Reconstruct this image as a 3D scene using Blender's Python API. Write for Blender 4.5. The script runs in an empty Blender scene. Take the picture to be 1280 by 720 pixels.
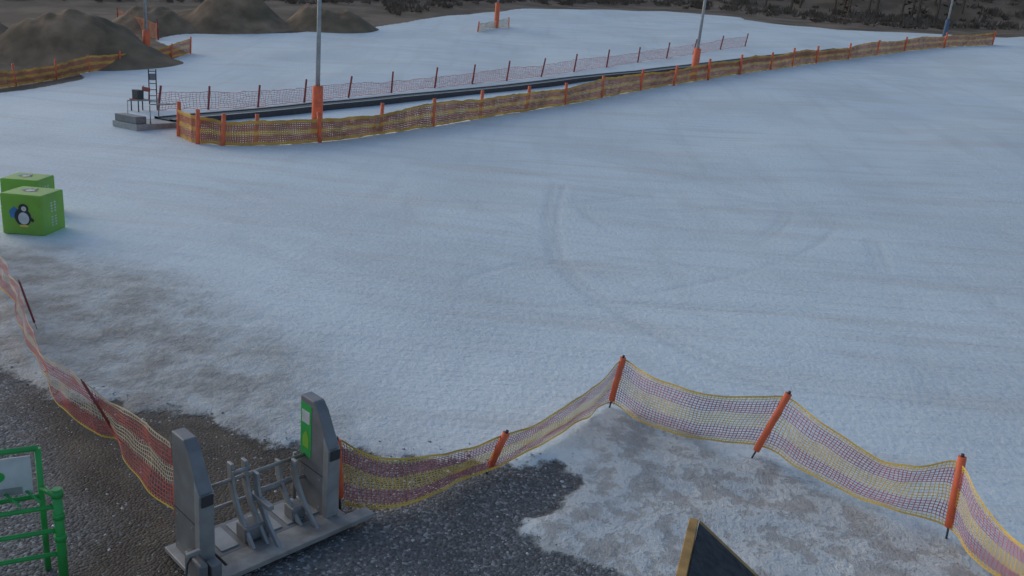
import bpy, math, random
import numpy as np
from mathutils import Vector, Matrix
random.seed(7); rng=np.random.RandomState(11)
scene=bpy.context.scene
# ---------------------------------------------------------------- camera
CH=5.0; TH=math.radians(17.0); RO=math.radians(5.5); FPX=1000.0
F=Vector((0,math.cos(TH),-math.sin(TH))); U0=Vector((0,math.sin(TH),math.cos(TH))); R0=Vector((1,0,0))
RC=R0*math.cos(RO)+U0*math.sin(RO); UC=U0*math.cos(RO)-R0*math.sin(RO)
O=Vector((0,0,CH))
cd=bpy.data.cameras.new("camera"); cam=bpy.data.objects.new("camera",cd); scene.collection.objects.link(cam)
cam.matrix_world=Matrix(((RC.x,UC.x,-F.x,O.x),(RC.y,UC.y,-F.y,O.y),(RC.z,UC.z,-F.z,O.z),(0,0,0,1)))
cd.sensor_width=36; cd.lens=36*FPX/1280; cd.clip_end=3000; cd.clip_start=0.05
scene.camera=cam
scene.view_settings.view_transform='Standard'; scene.view_settings.look='None'; scene.view_settings.exposure=0
# ---------------------------------------------------------------- world / light
w=bpy.data.worlds.new("World"); scene.world=w; w.use_nodes=True
nt=w.node_tree; bg=nt.nodes['Background']; sky=nt.nodes.new('ShaderNodeTexSky'); sky.sky_type='NISHITA'
sky.sun_disc=False; sky.sun_elevation=math.radians(22); sky.sun_rotation=math.radians(-60)
sky.dust_density=2.0; sky.ozone_density=1.8
nt.links.new(sky.outputs[0],bg.inputs[0]); bg.inputs[1].default_value=0.145
sl=bpy.data.lights.new("sun",'SUN'); sun=bpy.data.objects.new("sun",sl); scene.collection.objects.link(sun)
sl.energy=0.15; sl.angle=math.radians(30); sl.color=(1.0,0.97,0.93)
sd_=Vector((math.sin(math.radians(-60)),math.cos(math.radians(-60)),math.tan(math.radians(22))))
sun.rotation_euler=sd_.to_track_quat('Z','Y').to_euler()
# ---------------------------------------------------------------- noise
TAB=rng.rand(256,256)
def vn(x,y,sc=1.0,seed=0):
    x=np.asarray(x,float)/sc+seed*17.31; y=np.asarray(y,float)/sc+seed*9.77
    xi=np.floor(x).astype(int); yi=np.floor(y).astype(int); fx=x-xi; fy=y-yi
    fx=fx*fx*(3-2*fx); fy=fy*fy*(3-2*fy)
    a=TAB[xi%256,yi%256];b=TAB[(xi+1)%256,yi%256];c=TAB[xi%256,(yi+1)%256];d=TAB[(xi+1)%256,(yi+1)%256]
    return ((a*(1-fx)+b*fx)*(1-fy)+(c*(1-fx)+d*fx)*fy)*2-1
def sstep(a,b,x):
    t=np.clip((x-a)/(b-a),0,1); return t*t*(3-2*t)
def Hn(x,y):
    x=np.asarray(x,float); y=np.asarray(y,float)
    s=(y-34)+0.42*x
    k=4.0
    sp=np.where(s/k>30,s,k*np.log1p(np.exp(np.clip(s/k,-40,30))))
    z=0.15*sp; z=36*(1-np.exp(-z/36))
    D=np.hypot(x,y); z=z+0.16*np.clip(D-128,0,150)*sstep(128,150,D)
    far=sstep(18,60,D)
    z=z+far*(0.25*vn(x,y,14,3)+0.12*vn(x,y,6,4))+0.04*vn(x,y,3.5,5)
    return z
def H(x,y): return float(Hn(x,y))
def ray(u,v):
    return (F+RC*((u-640)/FPX)+UC*((360-v)/FPX))
def P(u,v,h=0.0):
    d=ray(u,v); ts=np.arange(3.0,420,0.2)
    X=O.x+ts*d.x; Y=O.y+ts*d.y; Z=O.z+ts*d.z-(Hn(X,Y)+h)
    idx=np.where(Z<=0)[0]
    i=int(idx[0]) if len(idx) else len(ts)-1
    i=max(i,1); t0,t1=ts[i-1],ts[i]; z0,z1=Z[i-1],Z[i]
    t=t0+(t1-t0)*(z0/(z0-z1)) if (z0-z1)!=0 and len(idx) else t1
    return O+d*float(t)
def above(b,u,v):
    d=ray(u,v); t=((b.x-O.x)*d.x+(b.y-O.y)*d.y)/(d.x**2+d.y**2)
    return O+d*t
# ---------------------------------------------------------------- materials
def mat(name,col,rough=0.6,metal=0.0,var=0.15,scale=6.0,bump=0.1,dirt=None,dirtamt=0.0,trans=0.0):
    m=bpy.data.materials.new(name); m.use_nodes=True; n=m.node_tree; b=n.nodes['Principled BSDF']
    tc=n.nodes.new('ShaderNodeTexCoord'); no=n.nodes.new('ShaderNodeTexNoise'); no.inputs['Scale'].default_value=scale; no.inputs['Detail'].default_value=3
    n.links.new(tc.outputs['Object'],no.inputs['Vector'])
    r=n.nodes.new('ShaderNodeValToRGB'); r.color_ramp.elements[0].position=0.3; r.color_ramp.elements[1].position=0.7
    c0=[max(0,c*(1-var)) for c in col]; c1=[min(1,c*(1+var)) for c in col]
    r.color_ramp.elements[0].color=(*c0,1); r.color_ramp.elements[1].color=(*c1,1)
    n.links.new(no.outputs['Fac'],r.inputs['Fac']); out=r.outputs['Color']
    if dirt:
        no2=n.nodes.new('ShaderNodeTexNoise'); no2.inputs['Scale'].default_value=scale*0.35; no2.inputs['Detail'].default_value=5
        n.links.new(tc.outputs['Object'],no2.inputs['Vector'])
        mr=n.nodes.new('ShaderNodeMapRange'); mr.inputs['From Min'].default_value=0.45; mr.inputs['From Max'].default_value=0.75
        mr.inputs['To Max'].default_value=dirtamt; n.links.new(no2.outputs['Fac'],mr.inputs['Value'])
        mx=n.nodes.new('ShaderNodeMix'); mx.data_type='RGBA'; mx.inputs['B'].default_value=(*dirt,1)
        n.links.new(mr.outputs[0],mx.inputs['Factor']); n.links.new(out,mx.inputs['A']); out=mx.outputs['Result']
    n.links.new(out,b.inputs['Base Color']); b.inputs['Roughness'].default_value=rough; b.inputs['Metallic'].default_value=metal
    if bump>0:
        bp=n.nodes.new('ShaderNodeBump'); bp.inputs['Strength'].default_value=bump; bp.inputs['Distance'].default_value=0.02
        n.links.new(no.outputs['Fac'],bp.inputs['Height']); n.links.new(bp.outputs[0],b.inputs['Normal'])
    return m
M_or=mat("post_orange",(0.85,0.16,0.06),0.6,dirt=(0.42,0.15,0.09),dirtamt=0.5)
M_steel=mat("galvanised_steel",(0.36,0.37,0.37),0.5,0.3,dirt=(0.18,0.16,0.14),dirtamt=0.4)
M_dark=mat("dark_metal",(0.055,0.055,0.06),0.6)
M_netred=mat("net_red",(0.62,0.13,0.11),0.7,var=0.3,scale=2,bump=0)
M_netpink=mat("net_magenta",(0.54,0.16,0.18),0.7,var=0.3,scale=2,bump=0)
M_netyel=mat("net_yellow",(0.85,0.54,0.10),0.7,var=0.25,scale=2,bump=0)
M_netcream=mat("net_cream",(0.74,0.58,0.40),0.7,var=0.25,scale=2,bump=0)
M_netor=mat("net_orange",(0.46,0.16,0.08),0.7,var=0.3,scale=1,bump=0)
M_netolive=mat("net_ochre",(0.68,0.36,0.07),0.7,var=0.3,scale=1,bump=0)
M_darkred=mat("dark_red_paint",(0.30,0.06,0.05),0.6)
M_green=mat("green_paint",(0.04,0.42,0.09),0.45,var=0.1,dirt=(0.06,0.2,0.07),dirtamt=0.4)
M_lime=mat("lime_vinyl",(0.22,0.46,0.05),0.5,var=0.1,scale=2,dirt=(0.12,0.2,0.06),dirtamt=0.5)
M_white=mat("white_print",(0.6,0.62,0.62),0.5,dirt=(0.35,0.36,0.36),dirtamt=0.5)
M_black=mat("black_print",(0.03,0.03,0.035),0.5)
M_blue=mat("blue_print",(0.05,0.2,0.42),0.5)
M_padblue=mat("pad_faded_blue",(0.07,0.13,0.22),0.7)
M_wood=mat("larch_timber",(0.42,0.25,0.08),0.7,var=0.3,scale=12)
M_roof=mat("bitumen_roof",(0.035,0.037,0.042),0.85,var=0.4,scale=30,bump=0.4,dirt=(0.08,0.08,0.08),dirtamt=0.6)
M_lead=mat("gate_grey",(0.21,0.215,0.22),0.5,0.15,dirt=(0.13,0.12,0.11),dirtamt=0.5)
M_lightgrey=mat("worn_aluminium",(0.36,0.355,0.34),0.55,0.25,dirt=(0.15,0.125,0.1),dirtamt=0.8,scale=9)
M_belt=mat("conveyor_belt",(0.09,0.13,0.125),0.8)
M_earth=mat("mound_earth",(0.27,0.185,0.118),0.95,var=0.4,scale=0.7,bump=1.0,dirt=(0.12,0.098,0.058),dirtamt=0.8)  # earth colour raised to stand in for distance haze
M_bark=mat("bark",(0.12,0.095,0.075),0.95,bump=0)  # bark, needles and twigs: haze painted in as a lighter base colour
M_fol=mat("conifer_needles",(0.09,0.083,0.058),0.95,var=0.4,scale=0.5,bump=0)
M_twig=mat("dry_twigs",(0.17,0.128,0.095),0.95,var=0.4,scale=0.5,bump=0)  # lightened for haze, like the bark
# ---------------------------------------------------------------- geometry helpers
def link(o,parent=None):
    scene.collection.objects.link(o)
    if parent is not None: o.parent=parent
    return o
def empty(name,loc=(0,0,0)):
    e=bpy.data.objects.new(name,None); e.empty_display_size=0.3; scene.collection.objects.link(e); return e
def mesh(name,verts,faces,mats,parent=None,midx=None,smooth=False):
    me=bpy.data.meshes.new(name); me.from_pydata([tuple(v) for v in verts],[],faces); 
    for m in (mats if isinstance(mats,list) else [mats]): me.materials.append(m)
    if midx is not None: me.polygons.foreach_set('material_index',midx)
    if smooth: me.polygons.foreach_set('use_smooth',[True]*len(me.polygons))
    me.update(); o=bpy.data.objects.new(name,me); return link(o,parent)
def bevel(o,wd=0.01,seg=2):
    b=o.modifiers.new('b','BEVEL'); b.width=wd; b.segments=seg; b.limit_method='ANGLE'; return o
def extr(name,poly,vec,m,parent,bev=0.006):
    n=len(poly); vec=Vector(vec); vs=[Vector(p) for p in poly]+[Vector(p)+vec for p in poly]
    nrm=Vector((0,0,0))
    for i in range(n):
        a=vs[i]; b=vs[(i+1)%n]; nrm+=a.cross(b)
    fs=[list(range(n)),list(range(2*n-1,n-1,-1))]+[[i,i+n,(i+1)%n+n,(i+1)%n] for i in range(n)]
    if nrm.dot(vec)>0: fs=[f[::-1] for f in fs]
    o=mesh(name,vs,fs,m,parent)
    if bev>0: bevel(o,bev)
    return o
def tube_data(pts,r,seg=10,rs=None):
    vs=[];fs=[];n=len(pts); pts=[Vector(p) for p in pts]
    for i,p in enumerate(pts):
        d=(pts[min(i+1,n-1)]-pts[max(i-1,0)]).normalized()
        a=d.cross(Vector((0,0,1))); 
        if a.length<0.1: a=d.cross(Vector((0,1,0)))
        a.normalize(); b=d.cross(a).normalized(); rr=rs[i] if rs else r
        for k in range(seg):
            t=2*math.pi*k/seg; vs.append(p+(a*math.cos(t)+b*math.sin(t))*rr)
    for i in range(n-1):
        for k in range(seg):
            fs.append([i*seg+k,i*seg+(k+1)%seg,(i+1)*seg+(k+1)%seg,(i+1)*seg+k])
    fs.append(list(range(seg))[::-1]); fs.append([(n-1)*seg+k for k in range(seg)])
    return vs,fs
def tube(name,pts,r,m,parent,seg=10,rs=None):
    vs,fs=tube_data(pts,r,seg,rs); o=mesh(name,vs,fs,m,parent)
    me=o.data; me.polygons.foreach_set('use_smooth',[len(p.vertices)==4 for p in me.polygons]); return o
class Multi:
    def __init__(s): s.v=[];s.f=[];s.m=[]
    def add(s,vs,fs,mi=0):
        b=len(s.v); s.v+= [tuple(v) for v in vs]; s.f+=[[i+b for i in f] for f in fs]; s.m+=[mi]*len(fs)
def cr(pts,t):
    n=len(pts); i=min(int(t),n-2); f=t-i
    p0=pts[max(i-1,0)];p1=pts[i];p2=pts[i+1];p3=pts[min(i+2,n-1)]
    return 0.5*((2*p1)+(p2-p0)*f+(2*p0-5*p1+4*p2-p3)*f*f+(3*p1-p0-3*p2+p3)*f**3)
def net(name,tops,bots,sp,wd,bands,mats,parent,rows=18,billow=0.04,linear=False,rim=2.2,seed=0):
    """bands: function t->(mat idx) ; t 0 bottom..1 top"""
    T=[];B=[];n=len(tops)
    for i in range(n-1):
        L=((tops[i+1]-tops[i]).length+(bots[i+1]-bots[i]).length)/2
        k=max(2,int(L/sp))
        for j in range(k):
            f=j/k
            if linear: T.append(tops[i].lerp(tops[i+1],f)); B.append(bots[i].lerp(bots[i+1],f))
            else: T.append(cr(tops,i+f)); B.append(cr(bots,i+f))
    T.append(tops[-1]);B.append(bots[-1]); N=len(T)
    T=np.array([list(v) for v in T]);B=np.array([list(v) for v in B])
    tt=np.linspace(0,1,rows+1)
    G=B[:,None,:]*(1-tt)[None,:,None]+T[:,None,:]*tt[None,:,None]
    tan=np.gradient((T+B)/2,axis=0); tan/=np.linalg.norm(tan,axis=1)[:,None]+1e-9
    nor=np.stack([-tan[:,1],tan[:,0],0*tan[:,0]],1); nor/=np.linalg.norm(nor,axis=1)[:,None]+1e-9
    ii=np.arange(N)[:,None]*sp; jj=tt[None,:]*1.0
    bl=(vn(ii+0*jj,jj+0*ii,0.9,seed+1)*1.0+vn(ii+0*jj,jj+0*ii,0.35,seed+2)*0.45)*billow
    G+=nor[:,None,:]*bl[:,:,None]
    G[:,:,2]+=vn(ii+0*jj,jj*0+ii,0.5,seed+5)*billow*0.35+vn(ii+0*jj,jj+0*ii,0.22,seed+8)*sp*0.3
    G+=tan[:,None,:]*(vn(ii+0*jj,jj+0*ii,0.25,seed+7)*sp*0.5)[:,:,None]
    g=Hn(G[:,:,0],G[:,:,1])+0.015+0.02*tt[None,:]; G[:,:,2]=np.maximum(G[:,:,2],g)
    up=np.array([0,0,1.0])
    verts=[];faces=[];mi=[]
    hw=wd/2
    a=G-tan[:,None,:]*hw; b=G+tan[:,None,:]*hw
    V1=np.stack([a,b],2).reshape(-1,3); 
    R=rows+1
    for i in range(N):
        for j in range(rows):
            k=(i*R+j)*2; faces.append([k,k+1,k+3,k+2]); mi.append(bands((tt[j]+tt[j+1])/2))
    base=len(V1)
    hh=np.where((tt<0.01)|(tt>0.99),hw*rim,hw)
    off=nor[:,None,:]*0.002
    c=G+off-up*hh[None,:,None]; d=G+off+up*hh[None,:,None]
    V2=np.stack([c,d],2).reshape(-1,3)
    for i in range(N-1):
        for j in range(R):
            k=base+(i*R+j)*2; k2=base+((i+1)*R+j)*2
            faces.append([k,k2,k2+1,k+1]); mi.append(bands(tt[j]))
    V=np.concatenate([V1,V2])
    return mesh(name,V.tolist(),faces,mats,parent,mi)
def post(parent,base,top,idx,m=M_or,r=0.045,f0=0.14):
    d=top-base
    tube(f"post_{idx}",[base+d*f0,base+d*1.0],r,m,parent,10)
    tube(f"spike_{idx}",[base-d*0.08,base+d*(f0+0.01)],r*0.3,M_dark,parent,6)
    tube(f"cap_{idx}",[top,top+d.normalized()*0.035],r*0.45,M_dark,parent,6)
# ---------------------------------------------------------------- terrain
def polyw(px): return [ (lambda q:(q.x,q.y))(P(u,v)) for u,v in px]
snow_edge_px=[(-260,150),(-100,128),(0,113),(60,104),(110,92),(180,84),(243,66),(215,56),(205,48),(235,43),(300,43),(370,43),(430,38),(500,28),(560,18),(640,12),(740,11),(830,14),(900,20),(960,28),(1040,38),(1100,41),(1180,43),(1280,45),(1400,55),(1560,74)]
S_poly=polyw(snow_edge_px)+[(160,10),(90,-30),(-90,-30),(-90,20)]
bare_px=[(-250,425),(-80,440),(0,460),(60,480),(110,500),(160,512),(220,522),(290,535),(340,545),(380,548),(425,562),(480,574),(560,578),(620,581),(690,585),(714,598),(692,618),(662,638),(655,658),(680,682),(730,700),(775,714),(800,735),(900,900)]
B_poly=polyw(bare_px)+[(1.0,0.0),(-12,0)]
slushA=polyw([(-200,300),(0,315),(90,325),(170,360),(250,415),(330,475),(380,535),(380,560),(0,600),(-250,520)])
slushB=polyw([(640,660),(690,600),(735,548),(790,520),(850,545),(950,578),(1050,615),(1180,668),(1280,730),(1380,800),(1300,1000),(700,1000),(740,720)])
mudP=polyw([(40,495),(160,500),(290,525),(420,560),(420,640),(300,700),(240,760),(150,760),(90,620)])
def sdf(poly,X,Y):
    n=len(poly); dmin=np.full(X.shape,1e9); ins=np.zeros(X.shape,bool)
    for i in range(n):
        x1,y1=poly[i];x2,y2=poly[(i+1)%n]; dx,dy=x2-x1,y2-y1; L=dx*dx+dy*dy+1e-12
        t=np.clip(((X-x1)*dx+(Y-y1)*dy)/L,0,1)
        dmin=np.minimum(dmin,np.hypot(X-x1-t*dx,Y-y1-t*dy))
        if abs(dy)>1e-9:
            c=((y1>Y)!=(y2>Y))&(X<(x2-x1)*(Y-y1)/dy+x1); ins^=c
    return np.where(ins,dmin,-dmin)
def pdist(pl,X,Y):
    dmin=np.full(X.shape,1e9)
    for (x1,y1),(x2,y2) in zip(pl[:-1],pl[1:]):
        dx,dy=x2-x1,y2-y1; L=dx*dx+dy*dy+1e-12
        t=np.clip(((X-x1)*dx+(Y-y1)*dy)/L,0,1); dmin=np.minimum(dmin,np.hypot(X-x1-t*dx,Y-y1-t*dy))
    return dmin
def axis(lo,hi,st,flo,fhi,g=1.045):
    a=list(np.arange(lo,hi,st)); s=st; x=a[-1]
    while x<fhi: s*=g; x+=s; a.append(x)
    s=st; x=lo; pre=[]
    while x>flo: s*=g; x-=s; pre.append(x)
    return np.array(pre[::-1]+a)
ax=axis(-17,25,0.12,-700,700); ay=axis(4,40,0.12,-60,900)
X,Y=np.meshgrid(ax,ay,indexing='xy'); nx,ny=len(ax),len(ay)
sS=sdf(S_poly,X,Y); sB=sdf(B_poly,X,Y)
edge_n=0.22*vn(X,Y,1.1,21)+0.12*vn(X,Y,0.4,22)+0.07*vn(X,Y,0.2,23)
snow=np.minimum(sS+1.5*vn(X,Y,5,24)*sstep(30,50,Y),-sB+edge_n)
slA=sstep(-2.0,1.0,sdf(slushA,X,Y)+0.5*vn(X,Y,1.3,31))
slB=sstep(-0.35,0.35,sdf(slushB,X,Y)+0.35*vn(X,Y,0.9,32)+0.12*vn(X,Y,0.3,33))
mud=sstep(-0.5,0.4,sdf(mudP,X,Y)+0.3*vn(X,Y,0.8,34))
tracks_px=[[(694,228),(684,262),(684,300),(700,335),(732,366),(800,408),(880,450),(980,492)],[(704,232),(696,268),(697,305),(714,338),(760,375),(850,425),(960,470)],
 [(150,225),(330,285),(480,340),(620,372),(800,392)],[(250,215),(400,262),(560,285),(700,292)],[(640,335),(780,326),(880,320),(950,300),(985,262),(965,215),(975,180)],
 [(560,240),(700,300),(860,330),(1060,345),(1280,350)],[(1090,300),(1120,380),(1150,450),(1180,500)],[(300,300),(420,350),(600,420),(700,470)],[(820,190),(900,240),(1050,270),(1290,285)],
 [(100,200),(300,250),(520,270),(760,250),(1000,200)],[(420,200),(560,235),(760,262),(1000,255),(1280,235)],[(740,380),(900,385),(1060,400),(1290,470)],[(240,320),(400,390),(540,470),(640,540)],
 [(380,300),(480,330),(600,365),(760,425),(900,500)],[(500,195),(640,215),(780,230),(930,222),(1100,232),(1290,255)],[(260,235),(420,290),(540,312),(660,318)],[(1000,330),(1140,350),(1290,400)]]
def smooth_pl(pw,st=8):
    ps=[Vector((a,b,0)) for a,b in pw]; out=[]
    for k in range((len(ps)-1)*st+1): q=cr(ps,min(k/st,len(ps)-1-1e-6)); out.append((q.x,q.y))
    return out
i0,i1=np.searchsorted(ay,8),np.searchsorted(ay,42); j0,j1=np.searchsorted(ax,-20),np.searchsorted(ax,27)
XX=X[i0:i1,j0:j1]; YY=Y[i0:i1,j0:j1]; tk=np.zeros(XX.shape)
for i,t in enumerate(tracks_px):
    dd=pdist(smooth_pl(polyw(t)),XX,YY)
    dd2=np.abs(dd-0.14) if i not in (0,1) else dd
    amp=np.clip(0.5+0.7*vn(XX,YY,3.5,40+i),0.0,1)*(0.6) if i>1 else np.clip(0.75+0.3*vn(XX,YY,2,40+i),0,1)
    tk=np.maximum(tk,np.exp(-(dd2/0.10)**2)*amp)
rt=random.Random(5)
for i in range(38):   # random ski arcs
    x,y=rt.uniform(-10,20),rt.uniform(14,36); a=rt.choice([rt.uniform(-0.5,0.5),rt.uniform(2.2,2.9),rt.uniform(-0.9,-0.4)]); cv=rt.uniform(-.12,.12); pl=[(x,y)]
    for k in range(14):
        a+=cv+rt.uniform(-.04,.04); x+=math.cos(a)*1.0; y+=math.sin(a)*1.0; pl.append((x,y))
    dd=pdist(pl,XX,YY); wv=rt.choice([.06,.08,.12]); off=rt.choice([0,0,.12])
    amp=np.clip(0.4+0.8*vn(XX,YY,2.8,80+i),0,1)*rt.uniform(.35,.65)
    tk=np.maximum(tk,np.exp(-(np.abs(dd-off)/max(wv,.085))**2)*amp)
trk=np.zeros(X.shape); trk[i0:i1,j0:j1]=tk
trk*=sstep(41,35,Y)*sstep(26,22,X)*sstep(-19,-16,X)
Z=Hn(X,Y)
sm=sstep(-0.05,0.25,snow)
near=sstep(45,15,np.hypot(X,Y))
Z+=sm*0.05*sstep(60,30,Y)*1.0 - 0.05*sstep(60,30,Y)
lump=vn(X,Y,0.55,51)*0.5+vn(X,Y,0.27,52)*0.35
Z+=near*sm*lump*(0.007+0.024*slA*sstep(-1,1,vn(X,Y,2,57))+0.028*slB)
Z-=trk*0.030*sm
Z+=near*(1-sm)*vn(X,Y,0.6,53)*0.012
Z+=slB*sm*near*(0.02+0.04*vn(X,Y,0.5,54))
V=np.stack([X,Y,Z],-1).reshape(-1,3)
me=bpy.data.meshes.new("snow_ground"); idx=np.arange(nx*ny).reshape(ny,nx)
Q=np.stack([idx[:-1,:-1],idx[:-1,1:],idx[1:,1:],idx[1:,:-1]],-1).reshape(-1,4)
me.vertices.add(len(V)); me.vertices.foreach_set('co',V.ravel()); me.loops.add(Q.size); me.loops.foreach_set('vertex_index',Q.ravel())
me.polygons.add(len(Q)); me.polygons.foreach_set('loop_start',np.arange(0,Q.size,4)); me.polygons.foreach_set('loop_total',np.full(len(Q),4))
me.polygons.foreach_set('use_smooth',np.ones(len(Q),bool)); me.update(); me.validate()
for nm,arr in (('snow',np.clip(snow,-4,4)),('slush_a',slA),('slush_b',slB),('mud',mud),('track',trk)):
    at=me.attributes.new(nm,'FLOAT','POINT'); at.data.foreach_set('value',arr.ravel().astype(np.float32))
gnd=bpy.data.objects.new("snow_ground",me); link(gnd)
# shader
m=bpy.data.materials.new("snow_and_gravel"); m.use_nodes=True; n=m.node_tree; N=n.nodes; Lk=n.links; bs=N['Principled BSDF']
tc=N.new('ShaderNodeTexCoord')
def attr(a): q=N.new('ShaderNodeAttribute'); q.attribute_name=a; return q.outputs['Fac']
def noise(sc,det=4,vec=None,rough=0.55):
    q=N.new('ShaderNodeTexNoise'); q.noise_dimensions='2D'; q.inputs['Scale'].default_value=sc; q.inputs['Detail'].default_value=det; q.inputs['Roughness'].default_value=rough
    Lk.new(vec or tc.outputs['Object'],q.inputs['Vector']); return q.outputs['Fac']
def mr(val,a,b,c=0,d=1):
    q=N.new('ShaderNodeMapRange'); q.inputs[1].default_value=a;q.inputs[2].default_value=b;q.inputs[3].default_value=c;q.inputs[4].default_value=d
    q.interpolation_type='SMOOTHSTEP'; Lk.new(val,q.inputs[0]); return q.outputs[0]
def mth(op,a,b=None):
    q=N.new('ShaderNodeMath'); q.operation=op
    for i,s in enumerate((a,b)):
        if s is None: continue
        if isinstance(s,(int,float)): q.inputs[i].default_value=s
        else: Lk.new(s,q.inputs[i])
    return q.outputs[0]
def mix(f,a,b):
    q=N.new('ShaderNodeMix'); q.data_type='RGBA'
    for nm,s in (('Factor',f),('A',a),('B',b)):
        if isinstance(s,tuple): q.inputs[nm].default_value=(*s,1)
        elif isinstance(s,(int,float)): q.inputs[nm].default_value=s
        else: Lk.new(s,q.inputs[nm])
    return q.outputs['Result']
def mapping(sx,sy,rot):
    q=N.new('ShaderNodeMapping'); q.inputs['Scale'].default_value=(sx,sy,1); q.inputs['Rotation'].default_value=(0,0,rot)
    Lk.new(tc.outputs['Object'],q.inputs['Vector']); return q.outputs[0]
vq=N.new('ShaderNodeTexVoronoi'); vq.voronoi_dimensions='2D'; vq.inputs['Scale'].default_value=34; Lk.new(tc.outputs['Object'],vq.inputs['Vector'])
n_fine=noise(9,4); n_mid=noise(1.3,4); n_big=noise(0.16,3); n_ice=noise(2.4,6,None,0.72)
streak=noise(1.0,4,mapping(0.12,0.9,math.radians(-18)))
streak2=noise(1.0,4,mapping(0.9,0.10,math.radians(25)))
scr=noise(1.0,3,mapping(0.25,4.0,math.radians(12)),0.6)
c=mix(mr(n_big,0.35,0.7),(0.735,0.825,0.84),(0.665,0.74,0.755))
c=mix(mth('MULTIPLY',mr(streak,0.5,0.72),0.34),c,(0.60,0.585,0.54))
c=mix(mth('MULTIPLY',mr(streak2,0.52,0.75),0.22),c,(0.54,0.57,0.57))
c=mix(mth('MULTIPLY',mr(scr,0.52,0.72),0.20),c,(0.52,0.55,0.56))
c=mix(mth('MULTIPLY',attr('track'),0.40),c,(0.50,0.52,0.52))
c=mix(mth('MULTIPLY',mr(n_fine,0.5,0.75),0.14),c,(0.50,0.53,0.54))
spk=mth('MULTIPLY',mr(vq.outputs['Distance'],0.25,0.1),mr(noise(2.3,2),0.68,0.73))
c=mix(mth('MULTIPLY',spk,0.3),c,(0.16,0.13,0.1))
fA=mth('MULTIPLY',attr('slush_a'),mr(mth('ADD',mth('MULTIPLY',n_mid,0.6),mth('MULTIPLY',n_ice,0.5)),0.38,0.72))
c=mix(mth('MULTIPLY',attr('slush_a'),0.5),c,(0.40,0.39,0.36))
c=mix(mth('MULTIPLY',fA,0.78),c,(0.25,0.23,0.20))
fB=mth('MULTIPLY',attr('slush_b'),mr(n_ice,0.44,0.60))
c=mix(mth('MULTIPLY',attr('slush_b'),0.5),c,(0.57,0.555,0.52))
c=mix(mth('MULTIPLY',fB,0.6),c,(0.31,0.275,0.24))
vc=N.new('ShaderNodeSeparateColor'); Lk.new(vq.outputs['Color'],vc.inputs[0])
g=mix(mr(vc.outputs[0],0.0,1.0),(0.10,0.105,0.107),(0.20,0.205,0.205))
g=mix(mr(vc.outputs[1],0.82,0.92),g,(0.38,0.39,0.39))
g=mix(mr(n_mid,0.35,0.7,0,0.45),g,(0.115,0.11,0.105))
md=mix(mr(n_mid,0.35,0.65),(0.085,0.070,0.053),(0.15,0.122,0.092))
md=mix(mr(vc.outputs[2],0.85,0.95,0,0.4),md,(0.21,0.185,0.15))
bare=mix(mth('MULTIPLY',attr('mud'),0.92),g,md)
sx=N.new('ShaderNodeSeparateXYZ'); Lk.new(tc.outputs['Object'],sx.inputs[0])
farf=mr(sx.outputs['Y'],24,34)
fe=mix(mr(n_big,0.35,0.65),(0.13,0.103,0.072),(0.23,0.178,0.128))  # far brown ground, lightened to carry the haze in its colour
bare=mix(farf,bare,fe)
thr=mth('ADD',attr('snow'),mth('MULTIPLY',mth('SUBTRACT',n_ice,0.5),0.7))
sf=mr(thr,-0.05,0.09)
col=mix(sf,bare,c)
Lk.new(col,bs.inputs['Base Color'])
Lk.new(mr(sf,0,1,0.8,0.65),bs.inputs['Roughness'])
bs.inputs['Specular IOR Level'].default_value=0.25
hs=mth('ADD',mth('MULTIPLY',n_fine,0.020),mth('MULTIPLY',n_ice,0.022))
hs=mth('ADD',hs,mth('MULTIPLY',scr,0.03))
hs=mth('ADD',hs,mth('MULTIPLY',mth('MULTIPLY',attr('slush_a'),n_ice),0.06))
hs=mth('ADD',hs,mth('MULTIPLY',mth('MULTIPLY',attr('slush_b'),n_ice),0.10)); hs=mth('ADD',hs,mth('MULTIPLY',fB,-0.03))
hg=mth('ADD',mth('MULTIPLY',vq.outputs['Distance'],-0.014),mth('MULTIPLY',n_mid,0.04))
hm=N.new('ShaderNodeMix'); Lk.new(sf,hm.inputs[0]); Lk.new(hg,hm.inputs[2]); Lk.new(mth('ADD',hs,0.03),hm.inputs[3])
bp=N.new('ShaderNodeBump'); bp.inputs['Strength'].default_value=0.9; bp.inputs['Distance'].default_value=1.0
Lk.new(hm.outputs[0],bp.inputs['Height']); Lk.new(bp.outputs[0],bs.inputs['Normal'])
me.materials.append(m)
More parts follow.
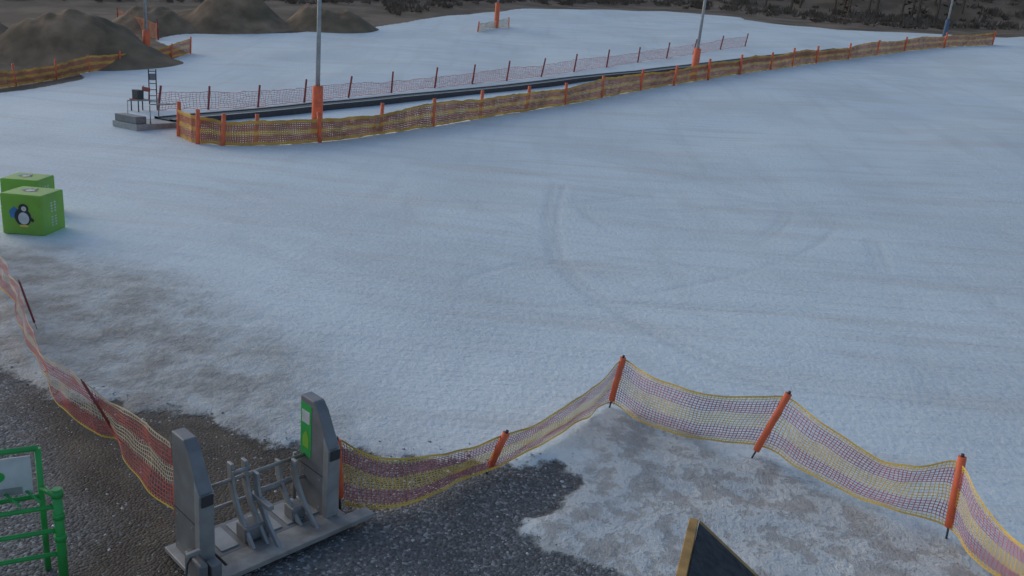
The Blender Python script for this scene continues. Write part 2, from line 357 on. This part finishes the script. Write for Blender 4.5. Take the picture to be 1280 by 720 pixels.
# ---------------------------------------------------------------- small stones and ice crumbs
def scatter(name,count,poly,mats,smin,smax,inside=True,band=None,ylim=(4,22),xl=(-8,6),flat=0.6):
    mm=Multi(); x0=min(p[0] for p in poly);x1=max(p[0] for p in poly);y0=min(p[1] for p in poly);y1=max(p[1] for p in poly)
    xs=rng.uniform(max(x0-1,xl[0]),min(x1+1,xl[1]),count*4); ys=rng.uniform(max(y0-1,ylim[0]),min(y1+1,ylim[1]),count*4)
    s=sdf(poly,xs,ys); ok=(s>0.0) if band is None else (s>band[0])&(s<band[1])
    xs=xs[ok][:count]; ys=ys[ok][:count]; zs=Hn(xs,ys)
    for x,y,z in zip(xs,ys,zs):
        r=random.uniform(smin,smax)*(random.random()**1.5*0.8+0.4); a=random.uniform(0,6.28); vs=[]
        for k in range(5):
            t=a+k*6.283/5; rr=r*random.uniform(0.7,1.25); vs.append((x+rr*math.cos(t),y+rr*math.sin(t),z+r*0.1+random.uniform(-.1,.1)*r))
        vs.append((x+random.uniform(-.3,.3)*r,y+random.uniform(-.3,.3)*r,z+r*(flat+0.3*random.random()))); vs.append((x,y,z-r*0.5))
        mm.add(vs,[[k,(k+1)%5,5] for k in range(5)]+[[(k+1)%5,k,6] for k in range(5)],random.randrange(len(mats)))
    return mesh(name,mm.v,mm.f,mats,None,mm.m)
M_s1=mat("stone_dark",(0.12,0.12,0.12),0.9,bump=0); M_s2=mat("stone_grey",(0.24,0.24,0.235),0.9,bump=0); M_s3=mat("ice_crumb",(0.52,0.56,0.57),0.5,bump=0); M_s4=mat("stone_brown",(0.17,0.14,0.11),0.9,bump=0)
scatter("gravel_stones",8000,B_poly,[M_s1,M_s2,M_s2,M_s4,M_s3],0.006,0.018,ylim=(4.5,14),xl=(-9,2.5))
scatter("ice_crumbs",700,B_poly,[M_s3,M_s2,M_s2],0.010,0.03,band=(-0.5,0.35),ylim=(5,14),xl=(-9,2.5))
# ---------------------------------------------------------------- near fences
def band5(t):
    if t<0.08 or t>0.92: return 0
    if 0.34<t<0.64: return 0
    return 1
def pair(tu,tv,bu,bv,h=0.0):
    b=P(bu,bv,h); return above(b,tu,tv),b
E=empty("safety_net_fence")
pr=[pair(425,552,430,632),pair(470,572,478,634,0.01),pair(530,572,530,622,0.02),pair(585,560,577,599,0.02),pair(631,543,613,584,0.02),
 pair(665,533,652,566,0.03),pair(705,510,692,544,0.05),pair(745,480,730,521,0.05),pair(777,449,763,503,0.06),
 pair(815,472,801,525,0.08),pair(870,491,850,546,0.10),pair(930,497,902,553,0.15),pair(984,496,950,558,0.2),
 pair(1030,532,1000,585,0.16),pair(1085,566,1055,612,0.13),pair(1145,583,1118,635,0.15),pair(1200,577,1184,655,0.16),
 pair(1225,620,1212,690,0.1),pair(1262,668,1250,722,0.08),pair(1310,705,1300,765,0.08)]
net("net",[p[0] for p in pr],[p[1] for p in pr],0.045,0.0095,band5,[M_netyel,M_netpink],E,rows=20,billow=0.055,rim=2.6)
for i,(bu,bv,tu,tv) in enumerate([(425,632,421,550),(610,588,633,541),(762,509,779,447),(939,574,986,492),(1183,672,1203,571),(1302,790,1335,690)]):
    b=P(bu,bv); post(E,b,above(b,tu,tv),i+1,r=0.045)
E=empty("safety_net_fence")
def bandL(t):
    if t<0.05: return 0
    if t>0.93: return 2
    if 0.40<t<0.66: return 2
    return 1
pl=[pair(219,552,221,642),pair(185,534,184,618,0.01),pair(155,515,157,580,0.02),pair(130,500,150,548,0.03),pair(104,478,124,541,0.02),pair(76,461,88,519,0.02),
 pair(50,438,62,482,0.03),pair(34,405,38,436,0.1),pair(22,365,27,400,0.12),pair(8,335,10,370,0.08),pair(-8,305,-8,343,0.05),pair(-40,262,-40,300,0.05)]
net("net",[p[0] for p in pl],[p[1] for p in pl],0.045,0.0115,bandL,[M_netyel,M_netred,M_netcream],E,rows=16,billow=0.06,rim=2,seed=9)
for i,(bu,bv,tu,tv,mm_) in enumerate([(223,660,221,556,M_or),(151,552,103,477,M_darkred),(46,411,24,352,M_darkred),(-30,312,-34,255,M_or)]):
    b=P(bu,bv); post(E,b,above(b,tu,tv),i+1,m=mm_,r=0.04 if mm_ is M_or else 0.016)
# ---------------------------------------------------------------- far fences
def farfence(name,basepx,h,sp,wd,bands,mats,postpx,pm,pr_,lift=0.05,ph=1.2,rows=12,billow=0.06,seed=0,leanx=0.0,sg=0.22):
    E=empty(name); bots=[];tops=[]
    for (u,v) in basepx:
        b=P(u,v); bots.append(b+Vector((0,0,lift))); tops.append(b+Vector((0,0,h)))
    T=[];B=[]
    for i in range(len(bots)-1):
        k=max(1,int((bots[i+1]-bots[i]).length/2.2))
        for j in range(k):
            q=bots[i].lerp(bots[i+1],j/k); z=H(q.x,q.y); sag=sg*random.random()
            B.append(Vector((q.x,q.y,z+lift))); T.append(Vector((q.x,q.y,z+h-sag)))
    B.append(bots[-1]);T.append(tops[-1])
    net("net",T,B,sp,wd,bands,mats,E,rows=rows,billow=billow,rim=1.6,seed=seed,linear=True)
    for i,(u,v) in enumerate(postpx):
        b=P(u,v); t=b+Vector((random.uniform(-.08,.08)+leanx,random.uniform(-.08,.08),ph+random.uniform(-.1,.08)))
        tube(f"post_{i+1}",[b-Vector((0,0,.2)),t],pr_,pm,E,8)
    return E
def bandF(t):
    if t<0.1 or t>0.88: return 0
    if 0.4<t<0.62: return 0
    return 1
low=[(223,160),(222,170),(238,178),(278,182),(320,182),(360,181),(400,178),(475,168),(541,158),(600,148),(658,139),(706,131),(752,122),(800,113),(868,102),(963,87),(1060,74),(1130,64),(1240,56)]
farfence("safety_net_fence",low,1.12,0.085,0.055,bandF,[M_netolive,M_netor],[(223,170),(247,180),(278,182),(320,181),(400,178),(475,167),(541,158),(600,147),(658,138),(706,131),(752,122),(800,113),(842,107),(885,100),(925,93),(963,87),(990,83),(1020,79),(1060,74),(1095,69),(1130,64),(1180,60),(1240,56)],M_or,0.085,ph=1.3,seed=20,sg=0.3)
up=[(197,138),(260,137),(322,134),(380,128),(435,122),(489,116),(543,110),(590,105),(633,101),(676,96),(717,90),(758,84),(797,78),(833,73),(866,68),(900,62),(931,58)]
farfence("safety_net_fence",up,0.85,0.16,0.016,lambda t:0,[M_netred],up,M_darkred,0.055,ph=1.2,seed=30,leanx=0.12,rows=8)
farfence("safety_net_fence",[(-60,116),(20,107),(70,99),(112,90),(150,85),(190,78),(238,67)],1.0,0.1,0.05,bandF,[M_netolive,M_netor],[(20,107),(70,99),(112,90),(150,85),(214,73),(238,67)],M_or,0.06,ph=1.1,seed=40,sg=0.35)
farfence("safety_net_fence",[(198,50),(182,44),(165,38),(148,32)],1.3,0.11,0.045,lambda t:0,[M_netor],[(198,50),(182,44),(165,38),(148,32)],M_darkred,0.06,ph=1.5,seed=44)
farfence("safety_net_fence",[(597,40),(612,36),(636,34)],0.8,0.14,0.03,lambda t:0,[M_netcream],[(597,40),(636,34)],M_or,0.07,ph=1.0,seed=46)
# ---------------------------------------------------------------- lamp posts
def lamp(u,v,padtop,h=9.5,pr_=0.21,m=M_or):
    E=empty("floodlight_pole"); b=P(u,v); z=Vector((0,0,1)); pt=above(b,u,padtop).z-b.z
    tube("pole",[b-z*.4,b+z*h],0.1,M_steel,E,12,rs=[0.11,0.075])
    tube("safety_pad",[b+z*0.05,b+z*0.12,b+z*(pt-.05),b+z*pt],pr_,m,E,16,rs=[pr_*.9,pr_,pr_*.97,pr_*.8])
    for k in (0.33,0.66): tube(f"strap_{k}",[b+z*pt*k,b+z*(pt*k+0.03)],pr_+0.006,m,E,16)
    tube("crossarm",[b+z*(h-.1)+Vector((-.7,0,0)),b+z*(h-.1)+Vector((.7,0,0))],0.04,M_steel,E,8)
    for s in (-.5,.5):
        c=b+z*(h+.05)+Vector((s,-.1,0))
        extr("floodlight",[c+Vector((-.22,-.15,-.05)),c+Vector((.22,-.15,-.05)),c+Vector((.22,.1,.25)),c+Vector((-.22,.1,.25))],(0,.1,.06),M_dark,E)
lamp(396,168,107,pr_=.24); lamp(866,101,60,pr_=.24); lamp(184,74,38,pr_=.24); lamp(620,35,3,pr_=.24); lamp(1180,46,24,m=M_padblue)
# ---------------------------------------------------------------- conveyor lift
E=empty("conveyor_lift")
cl=[(205,156),(300,146),(400,136),(500,126),(620,113),(720,101),(800,93),(900,81),(1000,71),(1060,63)]
pts=[]
wp=[P(u,v) for u,v in cl]
for i in range(len(wp)-1):
    k=max(1,int((wp[i+1]-wp[i]).length/1.2))
    for j in range(k):
        q=wp[i].lerp(wp[i+1],j/k); pts.append(Vector((q.x,q.y,H(q.x,q.y))))
for i in range(len(pts)):
    a=sum((pts[max(0,min(len(pts)-1,i+k))].z for k in range(-4,5)))/9
    pts[i]=Vector((pts[i].x,pts[i].y,max(a,pts[i].z)))
prof=[(-0.6,-.3),(-0.6,0.22),(-0.42,0.22),(-0.38,0.17),(0.38,0.17),(0.42,0.22),(0.6,0.22),(0.6,-.3)]
vs=[]
for i,p in enumerate(pts):
    d=(pts[min(i+1,len(pts)-1)]-pts[max(i-1,0)]); d.z=0; d.normalize(); s=Vector((d.y,-d.x,0))
    for a,z in prof: vs.append(p+s*a+Vector((0,0,z)))
np_=len(prof); fs=[];ms=[]
for i in range(len(pts)-1):
    for k in range(np_-1):
        fs.append([i*np_+k,(i+1)*np_+k,(i+1)*np_+k+1,i*np_+k+1]); ms.append(1 if k==3 else (2 if k in (1,5) else 0))
mesh("belt_and_frame",vs,fs,[M_dark,M_belt,M_steel],E,ms)
b=P(190,158); d=(pts[3]-pts[0]); d.z=0; d.normalize(); s=Vector((d.y,-d.x,0)); z=Vector((0,0,1))
def fbox(nm,c,l,wd_,h,m,par,bev=0.01):
    return extr(nm,[c-d*l-s*wd_,c+d*l-s*wd_,c+d*l+s*wd_,c-d*l+s*wd_],(0,0,h),m,par,bev)
c0=Vector((b.x,b.y,H(b.x,b.y)))
fbox("deck",c0-z*.1+d*.2,1.5,0.75,0.32,M_steel,E); fbox("end_housing",c0-d*1.0+z*.23,0.25,0.65,0.28,M_lead,E)
for k in (-1,1):
    tube(f"rail_{k}",[c0+s*.7*k-d*.6+z*.2,c0+s*.7*k-d*.6+z*1.0,c0+s*.7*k+d*.9+z*1.0,c0+s*.7*k+d*.9+z*.2],0.03,M_steel,E,6)
E=empty("lift_control_stand")
b=P(176,139); c0=Vector((b.x,b.y,H(b.x,b.y)))
for a in (-.3,.3):
    for q in (-.25,.25): tube(f"leg",[c0+d*a+s*q,c0+d*a+s*q+z*.5],0.03,M_dark,E,6)
fbox("seat",c0+z*.5,0.36,0.3,0.06,M_darkred,E); fbox("cabinet",c0+z*.56-d*.12,0.16,0.2,0.42,M_dark,E)
tube("back_l",[c0+d*.3+s*.2+z*.5,c0+d*.34+s*.2+z*1.15],0.025,M_darkred,E,6); tube("back_r",[c0+d*.3-s*.2+z*.5,c0+d*.34-s*.2+z*1.15],0.025,M_darkred,E,6)
fbox("backrest",c0+d*.33+z*.9,0.03,0.26,0.2,M_darkred,E)
E=empty("signal_ladder"); b=P(192,138); c0=Vector((b.x,b.y,H(b.x,b.y)))
for q in (-.2,.2): tube("upright",[c0+d*q,c0+d*q+z*1.9],0.028,M_dark,E,6)
for k in range(6): tube("rung",[c0-d*.2+z*(.4+.28*k),c0+d*.2+z*(.4+.28*k)],0.02,M_dark,E,6)
fbox("board",c0+z*1.4,0.16,0.03,0.3,M_lead,E)
# ---------------------------------------------------------------- green foam cubes with penguin
def cube_box(u,v,rot,sz,deco=True):
    E=empty("green_penguin_box"); b=P(u,v); b.z=H(b.x,b.y)
    h=sz/2
    bpy_v=[(-h,-h,0),(h,-h,0),(h,h,0),(-h,h,0),(-h,-h,sz),(h,-h,sz),(h,h,sz),(-h,h,sz)]
    o=mesh("box_body",bpy_v,[[3,2,1,0],[4,5,6,7],[0,1,5,4],[1,2,6,5],[2,3,7,6],[3,0,4,7]],M_lime,E); bevel(o,0.035,4)
    def ell(nm,cx,cz,rx,rz,m,y,n=24,face=0):
        pts=[(cx+rx*math.cos(2*math.pi*k/n),cz+rz*math.sin(2*math.pi*k/n)) for k in range(n)]
        poly3(nm,pts,m,y,face)
    def poly3(nm,pts,m,y,face=0):
        if face==0: q=[(a,-h-y,c) for a,c in pts]
        elif face==1: q=[(h+y,a,c) for a,c in pts]
        else: q=[(a,c,sz+y) for a,c in pts]
        mesh(nm,q,[list(range(len(q)))],m,E)
    for face,ox,oz in ((0,0.02,0.43),(2,-0.05,0.05)):
        k=sz*(1 if face==0 else 0.75)
        poly3("blue_patch",[(ox-.30*k,oz-.05*k),(ox-.12*k,oz-.1*k),(ox-.08*k,oz+.15*k),(ox-.2*k,oz+.22*k),(ox-.32*k,oz+.1*k)],M_blue,0.003,face)
        ell("penguin_body",ox,oz-.03*k,.2*k,.22*k,M_black,0.004,face=face); ell("penguin_head",ox+.03*k,oz+.19*k,.12*k,.11*k,M_black,0.006,face=face)
        ell("penguin_belly",ox+.02*k,oz-.06*k,.13*k,.15*k,M_white,0.008,face=face); ell("penguin_face",ox+.04*k,oz+.18*k,.06*k,.06*k,M_white,0.010,face=face)
        poly3("penguin_wing",[(ox+.16*k,oz+.02*k),(ox+.27*k,oz-.08*k),(ox+.24*k,oz-.14*k),(ox+.14*k,oz-.1*k)],M_black,0.0045,face)
        poly3("beak",[(ox+.03*k,oz+.2*k),(ox+.1*k,oz+.17*k),(ox+.03*k,oz+.15*k)],M_netyel,0.012,face)
        poly3("feet",[(ox-.1*k,oz-.27*k),(ox+.12*k,oz-.27*k),(ox+.1*k,oz-.22*k),(ox-.08*k,oz-.22*k)],M_netyel,0.005,face)
    for r_ in range(2):
        for q in range(9):
            if q==4: continue
            zz=sz*(.18+.07*q); y0=-.08+r_*.14
            poly3("letter",[(y0-.04,zz),(y0+.03,zz+.01),(y0+.035,zz+.035),(y0-.035,zz+.04)],M_white,0.003,1)
    E.location=b; E.rotation_euler=(0,0,math.radians(rot))
cube_box(44,288,2,0.9); cube_box(38,264,6,0.86)
# ---------------------------------------------------------------- access gate
E=empty("ski_lift_access_gate")
Lp=P(245,702); Lp.z=H(Lp.x,Lp.y); Rp=P(399,640)
av=(Rp-Lp); av.z=0; width=av.length; av.normalize(); pv=Vector((av.y,-av.x,0))
def G(a,p,zz): return Lp+av*a+pv*p+Vector((0,0,zz))
def gbox(nm,a0,a1,p0,p1,z0,z1,m,bev=0.006):
    return extr(nm,[G(a0,p0,z0),G(a1,p0,z0),G(a1,p1,z0),G(a0,p1,z0)],(0,0,z1-z0),m,E,bev)
def pylon(a0,nm,panel):
    th=0.13
    prof=[(-.29,.03),(.24,.03),(.24,.86),(.04,1.20),(-.05,1.29),(-.29,1.29)]
    extr(nm,[G(a0-th/2,p,zz) for p,zz in prof],av*th,M_lead,E,0.012)
    extr(nm+"_trim",[G(a0-th/2-.008,p,zz) for p,zz in [(.15,.06),(.244,.06),(.244,.84),(.15,.98)]],av*(th+.016),M_steel,E,0.006)
    extr(nm+"_seam",[G(a0-th/2-.003,p,zz) for p,zz in [(-.285,.50),(.14,.50),(.14,.512),(-.285,.512)]],av*(th+.006),M_dark,E,0)
    for q in ((-.22,.12),(.08,.12),(-.22,.44),(.08,.44)):
        c_=G(a0-th/2-.004,q[0],q[1]); tube(nm+"_bolt",[c_,c_+av*.01],.012,M_steel,E,8)
    if panel:
        extr(nm+"_green_panel",[G(a0-th/2-.004,p,zz) for p,zz in [(-.275,.62),(-.08,.62),(-.08,1.22),(-.275,1.22)]],av*0.004,M_green,E,0)
        extr(nm+"_logo",[G(a0-th/2-.007,p,zz) for p,zz in [(-.23,.72),(-.12,.72),(-.12,.84),(-.17,.92),(-.23,.84)]],av*0.003,M_lime,E,0)
        extr(nm+"_notice",[G(a0-th/2-.007,p,zz) for p,zz in [(-.25,1.0),(-.11,1.0),(-.11,1.14),(-.25,1.14)]],av*0.003,M_white,E,0)
    gbox(nm+"_foot",a0-.15,a0+.15,-.34,.3,0.0,.045,M_steel)
    extr(nm+"_reader",[G(a0-.05,p,zz) for p,zz in [(.245,.72),(.28,.75),(.28,.86),(.245,.83)]],av*0.1,M_dark,E,0.004)
pylon(0,"pylon_left",False); pylon(width,"pylon_right",True)
gbox("base_plate",.17,width-.17,-.36,.14,0.0,.05,M_lead)
gbox("front_plate",.0,width+.38,.305,.47,0.01,.065,M_lightgrey)
gbox("mid_plate",.17,width+.0,.145,.30,0.005,.055,M_lightgrey)
for k in range(5): gbox(f"slot_{k}",.22+.24*k,.40+.24*k,-.30,.08,.05,.062,M_steel,0.003)
for zz,p in ((.62,-.2),(.36,-.2)):
    tube("rear_rail",[G(.07,p,zz),G(width-.07,p,zz)],0.02,M_lightgrey,E,8)
def arm(a,sc=1.0,dp=0.0):
    pr1=[];pr2=[]
    for k in range(9):
        t=k/8; zz=.06+.74*sc*t; p=dp+.20-.42*t+.13*math.sin(t*math.pi)*-1; wv=.055-.02*abs(t-.5)
        pr1.append((p-wv,zz));pr2.append((p+wv,zz))
    extr("swing_arm",[G(a,p,zz) for p,zz in pr1+pr2[::-1]],av*0.035,M_steel,E,0.008)
arm(.46);arm(.60,1.0,.02);arm(.66,.85,.14);arm(1.02,.75,-.05);arm(1.12,.8,.1)
gbox("arm_hub",.45,.72,-.08,.12,.06,.22,M_lead,.02); gbox("arm_hub",1.0,1.16,-.1,.08,.06,.2,M_lead,.02)
gbox("cross_bar",.64,.70,-.12,.22,.40,.45,M_steel); tube("arm_link",[G(.46,-.15,.72),G(.64,-.15,.72)],.02,M_steel,E,8)
tube("arm_bar",[G(.70,-.05,.5),G(1.05,-.05,.5)],.014,M_steel,E,8)
tube("riser",[G(width-.12,-.3,.05),G(width-.12,-.3,.62)],.02,M_steel,E,8)
gbox("side_gearbox",-.16,-.08,.1,.42,.03,.25,M_lead,.02)
gbox("foot_bracket",-.05,.05,.30,.42,.065,.2,M_lead,.008); gbox("foot_bracket_arm",-.22,-.09,.26,.30,.30,.34,M_steel,.004)
tube("cable",[G(-.1,.2,.3),G(-.2,.25,.2),G(-.24,.3,.08),G(-.2,.42,.03)],.012,M_dark,E,6)
# ---------------------------------------------------------------- green rack with sign
E=empty("ski_rack")
b1=P(60,705); t1=above(b1,47,560); b2=P(80,722); t2=above(b2,64,612)
ld=Vector((-.88,-.475,0)); zz=Vector((0,0,1)); t1=Vector((b1.x,b1.y,t1.z)); t2=Vector((b2.x,b2.y,t2.z))
W=1.5; hb=t1.z; hf=t2.z
for q in (0,W):
    tube("rear_post",[b1+ld*q-zz*.05,t1+ld*q],0.026,M_green,E,10)
    tube("front_post",[b2+ld*q-zz*.05,t2+ld*q],0.04,M_green,E,12)
    tube("brace",[Vector((b2.x,b2.y,hf-.1))+ld*q,Vector((b1.x,b1.y,hf-.1))+ld*q],0.022,M_green,E,8)
tube("top_rail",[t1+ld*0,t1+ld*W],0.026,M_green,E,10)
tube("sign_rail",[t1-zz*.48,t1-zz*.48+ld*W],0.022,M_green,E,10)
for k in (0.22,.42,.62): tube("front_rail",[b2+zz*k*1.2,b2+zz*k*1.2+ld*W],0.022,M_green,E,10)
for k in range(9):
    q=b2+ld*(.12+.16*k); qq=b1+ld*(.12+.16*k); tube("ski_hook",[Vector((q.x,q.y,hf-.12)),Vector((qq.x,qq.y,hf-.12))],0.012,M_green,E,6)
for k in range(3):
    fz=b2+zz*(.4+.22*k); tube("clamp",[fz,fz+zz*.06],0.05,M_green,E,12)
nrm=Vector((-ld.y,ld.x,0)); nrm=nrm if nrm.y<0 else -nrm
sa=t1-zz*.06+ld*.06; sb=t1-zz*.06+ld*(W-.06)
extr("sign_board",[sa,sb,sb-zz*.37,sa-zz*.37],nrm*0.015,M_white,E,0.002)
def onsign(pts,m,nm,o_): mesh(nm,[sa+ld*a-zz*c+nrm*(0.015+o_) for a,c in pts],[list(range(len(pts)))],m,E)
onsign([(.28+.08*math.cos(k*.52),.17+.06*math.sin(k*.52)) for k in range(12)],M_green,"sign_emblem",0.003)
onsign([(.26,.22),(.30,.22),(.29,.28),(.27,.28)],M_wood,"sign_trunk",0.004)
onsign([(.08,.29),(1.3,.29),(1.3,.36),(.08,.36)],M_steel,"sign_band",0.003)
onsign([(.5,.1),(1.2,.1),(1.2,.14),(.5,.14)],M_black,"sign_text",0.003); onsign([(.5,.2),(1.05,.2),(1.05,.23),(.5,.23)],M_black,"sign_text",0.003)
# ---------------------------------------------------------------- kiosk below the camera
E=empty("wooden_kiosk")
A=O+ray(874,652)*3.5; rd=Vector((-.30,-.954,0)); sdv=Vector((.954,-.30,0)); Z1=Vector((0,0,1)); run=1.5; drop=.68*run; Lk_=1.9
extr("roof",[A,A+rd*Lk_,A+rd*Lk_+sdv*run-Z1*drop,A+sdv*run-Z1*drop],(0,0,-.05),M_roof,E,0.008)
extr("fascia_high",[A-sdv*.043+Z1*.010,A-sdv*.043+rd*Lk_+Z1*.010,A-sdv*.043+rd*Lk_-Z1*.17,A-sdv*.043-Z1*.17],sdv*.04,M_wood,E,0.003)
A2=A-rd*.028; extr("fascia_side",[A2-Z1*.005,A2+sdv*run-Z1*(drop+.005),A2+sdv*run-Z1*(drop+.13),A2-Z1*.14],rd*.025,M_wood,E,0.003)
c1=A+rd*.12+sdv*.12; c2=A+rd*(Lk_-.12)+sdv*.12; zt=A.z-.15
extr("walls",[Vector((c1.x,c1.y,0)),Vector((c1.x,c1.y,zt-.05)),Vector((c1.x,c1.y,0))+sdv*(run-.25)+Z1*(zt-.05-.68*(run-.25)),Vector((c1.x,c1.y,-.0))+sdv*(run-.25)],rd*(Lk_-.24),M_wood,E,0.004)
for k in range(12):
    q=c1+rd*(.02+.135*k)-sdv*.022; extr(f"cladding_board_{k}",[Vector((q.x,q.y,.02)),Vector((q.x,q.y,zt-.08)),Vector((q.x,q.y,zt-.08))+rd*.125,Vector((q.x,q.y,.02))+rd*.125],sdv*.02,M_wood,E,0.004)
q=c1+rd*.5-sdv*.05; extr("hatch_frame",[Vector((q.x,q.y,1.0)),Vector((q.x,q.y,1.9)),Vector((q.x,q.y,1.9))+rd*.8,Vector((q.x,q.y,1.0))+rd*.8],sdv*.026,M_roof,E,0.004)
# ---------------------------------------------------------------- dirt mounds
def mound(u,v,rx,ry,h,seed):
    c=P(u,v); n1,n2=72,36; vs=[];fs=[]
    cy=c.y+ry*.6
    cx=c.x*cy/c.y
    for j in range(n2+1):
        for i in range(n1):
            t=2*math.pi*i/n1; r=j/n2; x=cx+rx*r*math.cos(t); y=cy+ry*r*math.sin(t)
            prof=(0.5+0.5*math.cos(math.pi*r))
            z=H(x,y)-.4+(h+.4)*prof*(1+.35*float(vn(x,y,2.8,seed)))+prof*(.35*float(vn(x,y,1.1,seed+1))+.2*float(vn(x,y,.5,seed+2)))
            vs.append((x,y,z))
    for j in range(n2):
        for i in range(n1): fs.append([j*n1+i,(j+1)*n1+i,(j+1)*n1+(i+1)%n1,j*n1+(i+1)%n1])
    mesh("dirt_mound",vs,fs,M_earth,None,smooth=True)
mound(90,84,9.5,5,3.6,61); mound(285,41,8.0,5,2.8,64); mound(410,40,6.0,4,2.4,67); mound(-60,70,8,6,3.4,70); mound(190,42,6,4,1.5,73)
# ---------------------------------------------------------------- forest
mm=Multi()
eu=[p[0] for p in snow_edge_px if p[0]>=430]; ev=[p[1] for p in snow_edge_px if p[0]>=430]
eu=[-400,430]+eu[1:]; ev=[12,12]+ev[1:]
for k in range(340):
    u=random.uniform(-350,1560)
    vv=8 if u<480 else float(np.interp(u,eu,ev))-5
    b=P(u,vv); dr=Vector((b.x,b.y,0)); D=dr.length; dr.normalize(); D+=20+abs(random.gauss(0,1))*32
    if D>260: D=260
    x,y=dr.x*D,dr.y*D; zb=H(x,y); hh=random.uniform(8,16)
    vs,fs=tube_data([(x,y,zb-.3),(x+random.uniform(-.3,.3),y,zb+hh*.6),(x,y,zb+hh)],.15,5,rs=[.2,.12,.02]); mm.add(vs,fs,0)
    con=random.random()<0.3
    for q in range(90):
        t=random.uniform(.12 if con else .1,1); R=(1-t)*hh*.24+.2 if con else hh*.2*math.sin(math.pi*min(1,t*.9+.05))
        a=random.uniform(0,6.28); r1=R*random.uniform(.1,1); cx,cy,cz=x+r1*math.cos(a),y+r1*math.sin(a),zb+t*hh-(.25*r1 if con else 0)
        s_=random.uniform(.3,.75) if con else random.uniform(.2,.9); w_=s_*.5 if con else .08
        dx,dy=math.cos(a),math.sin(a); dz=-.5 if con else .7
        mm.add([(cx-dy*w_,cy+dx*w_,cz),(cx+dy*w_,cy-dx*w_,cz),(cx+dx*s_,cy+dy*s_,cz+dz*s_)],[[0,1,2]],1 if con else 2)
for k in range(1100):
    u=random.uniform(-350,1560); vv=9 if u<480 else float(np.interp(u,eu,ev))-3
    b=P(u,vv); dr=Vector((b.x,b.y,0)); D=dr.length; dr.normalize(); D=min(D+4+random.random()*30,260)
    x,y=dr.x*D,dr.y*D; zb=H(x,y); R=random.uniform(.4,1.2)
    for q in range(26):
        a=random.uniform(0,6.28); r1=R*random.random(); cx,cy=x+r1*math.cos(a),y+r1*math.sin(a); h1=random.uniform(.2,1)*R*1.1; w_=random.uniform(.04,.18)
        mm.add([(cx-w_,cy,zb+h1*.3),(cx+w_,cy,zb+h1*.3),(cx+random.uniform(-.4,.4),cy+random.uniform(-.3,.3),zb+h1)],[[0,1,2]],2)
mesh("distant_forest",mm.v,mm.f,[M_bark,M_fol,M_twig],None,mm.m)
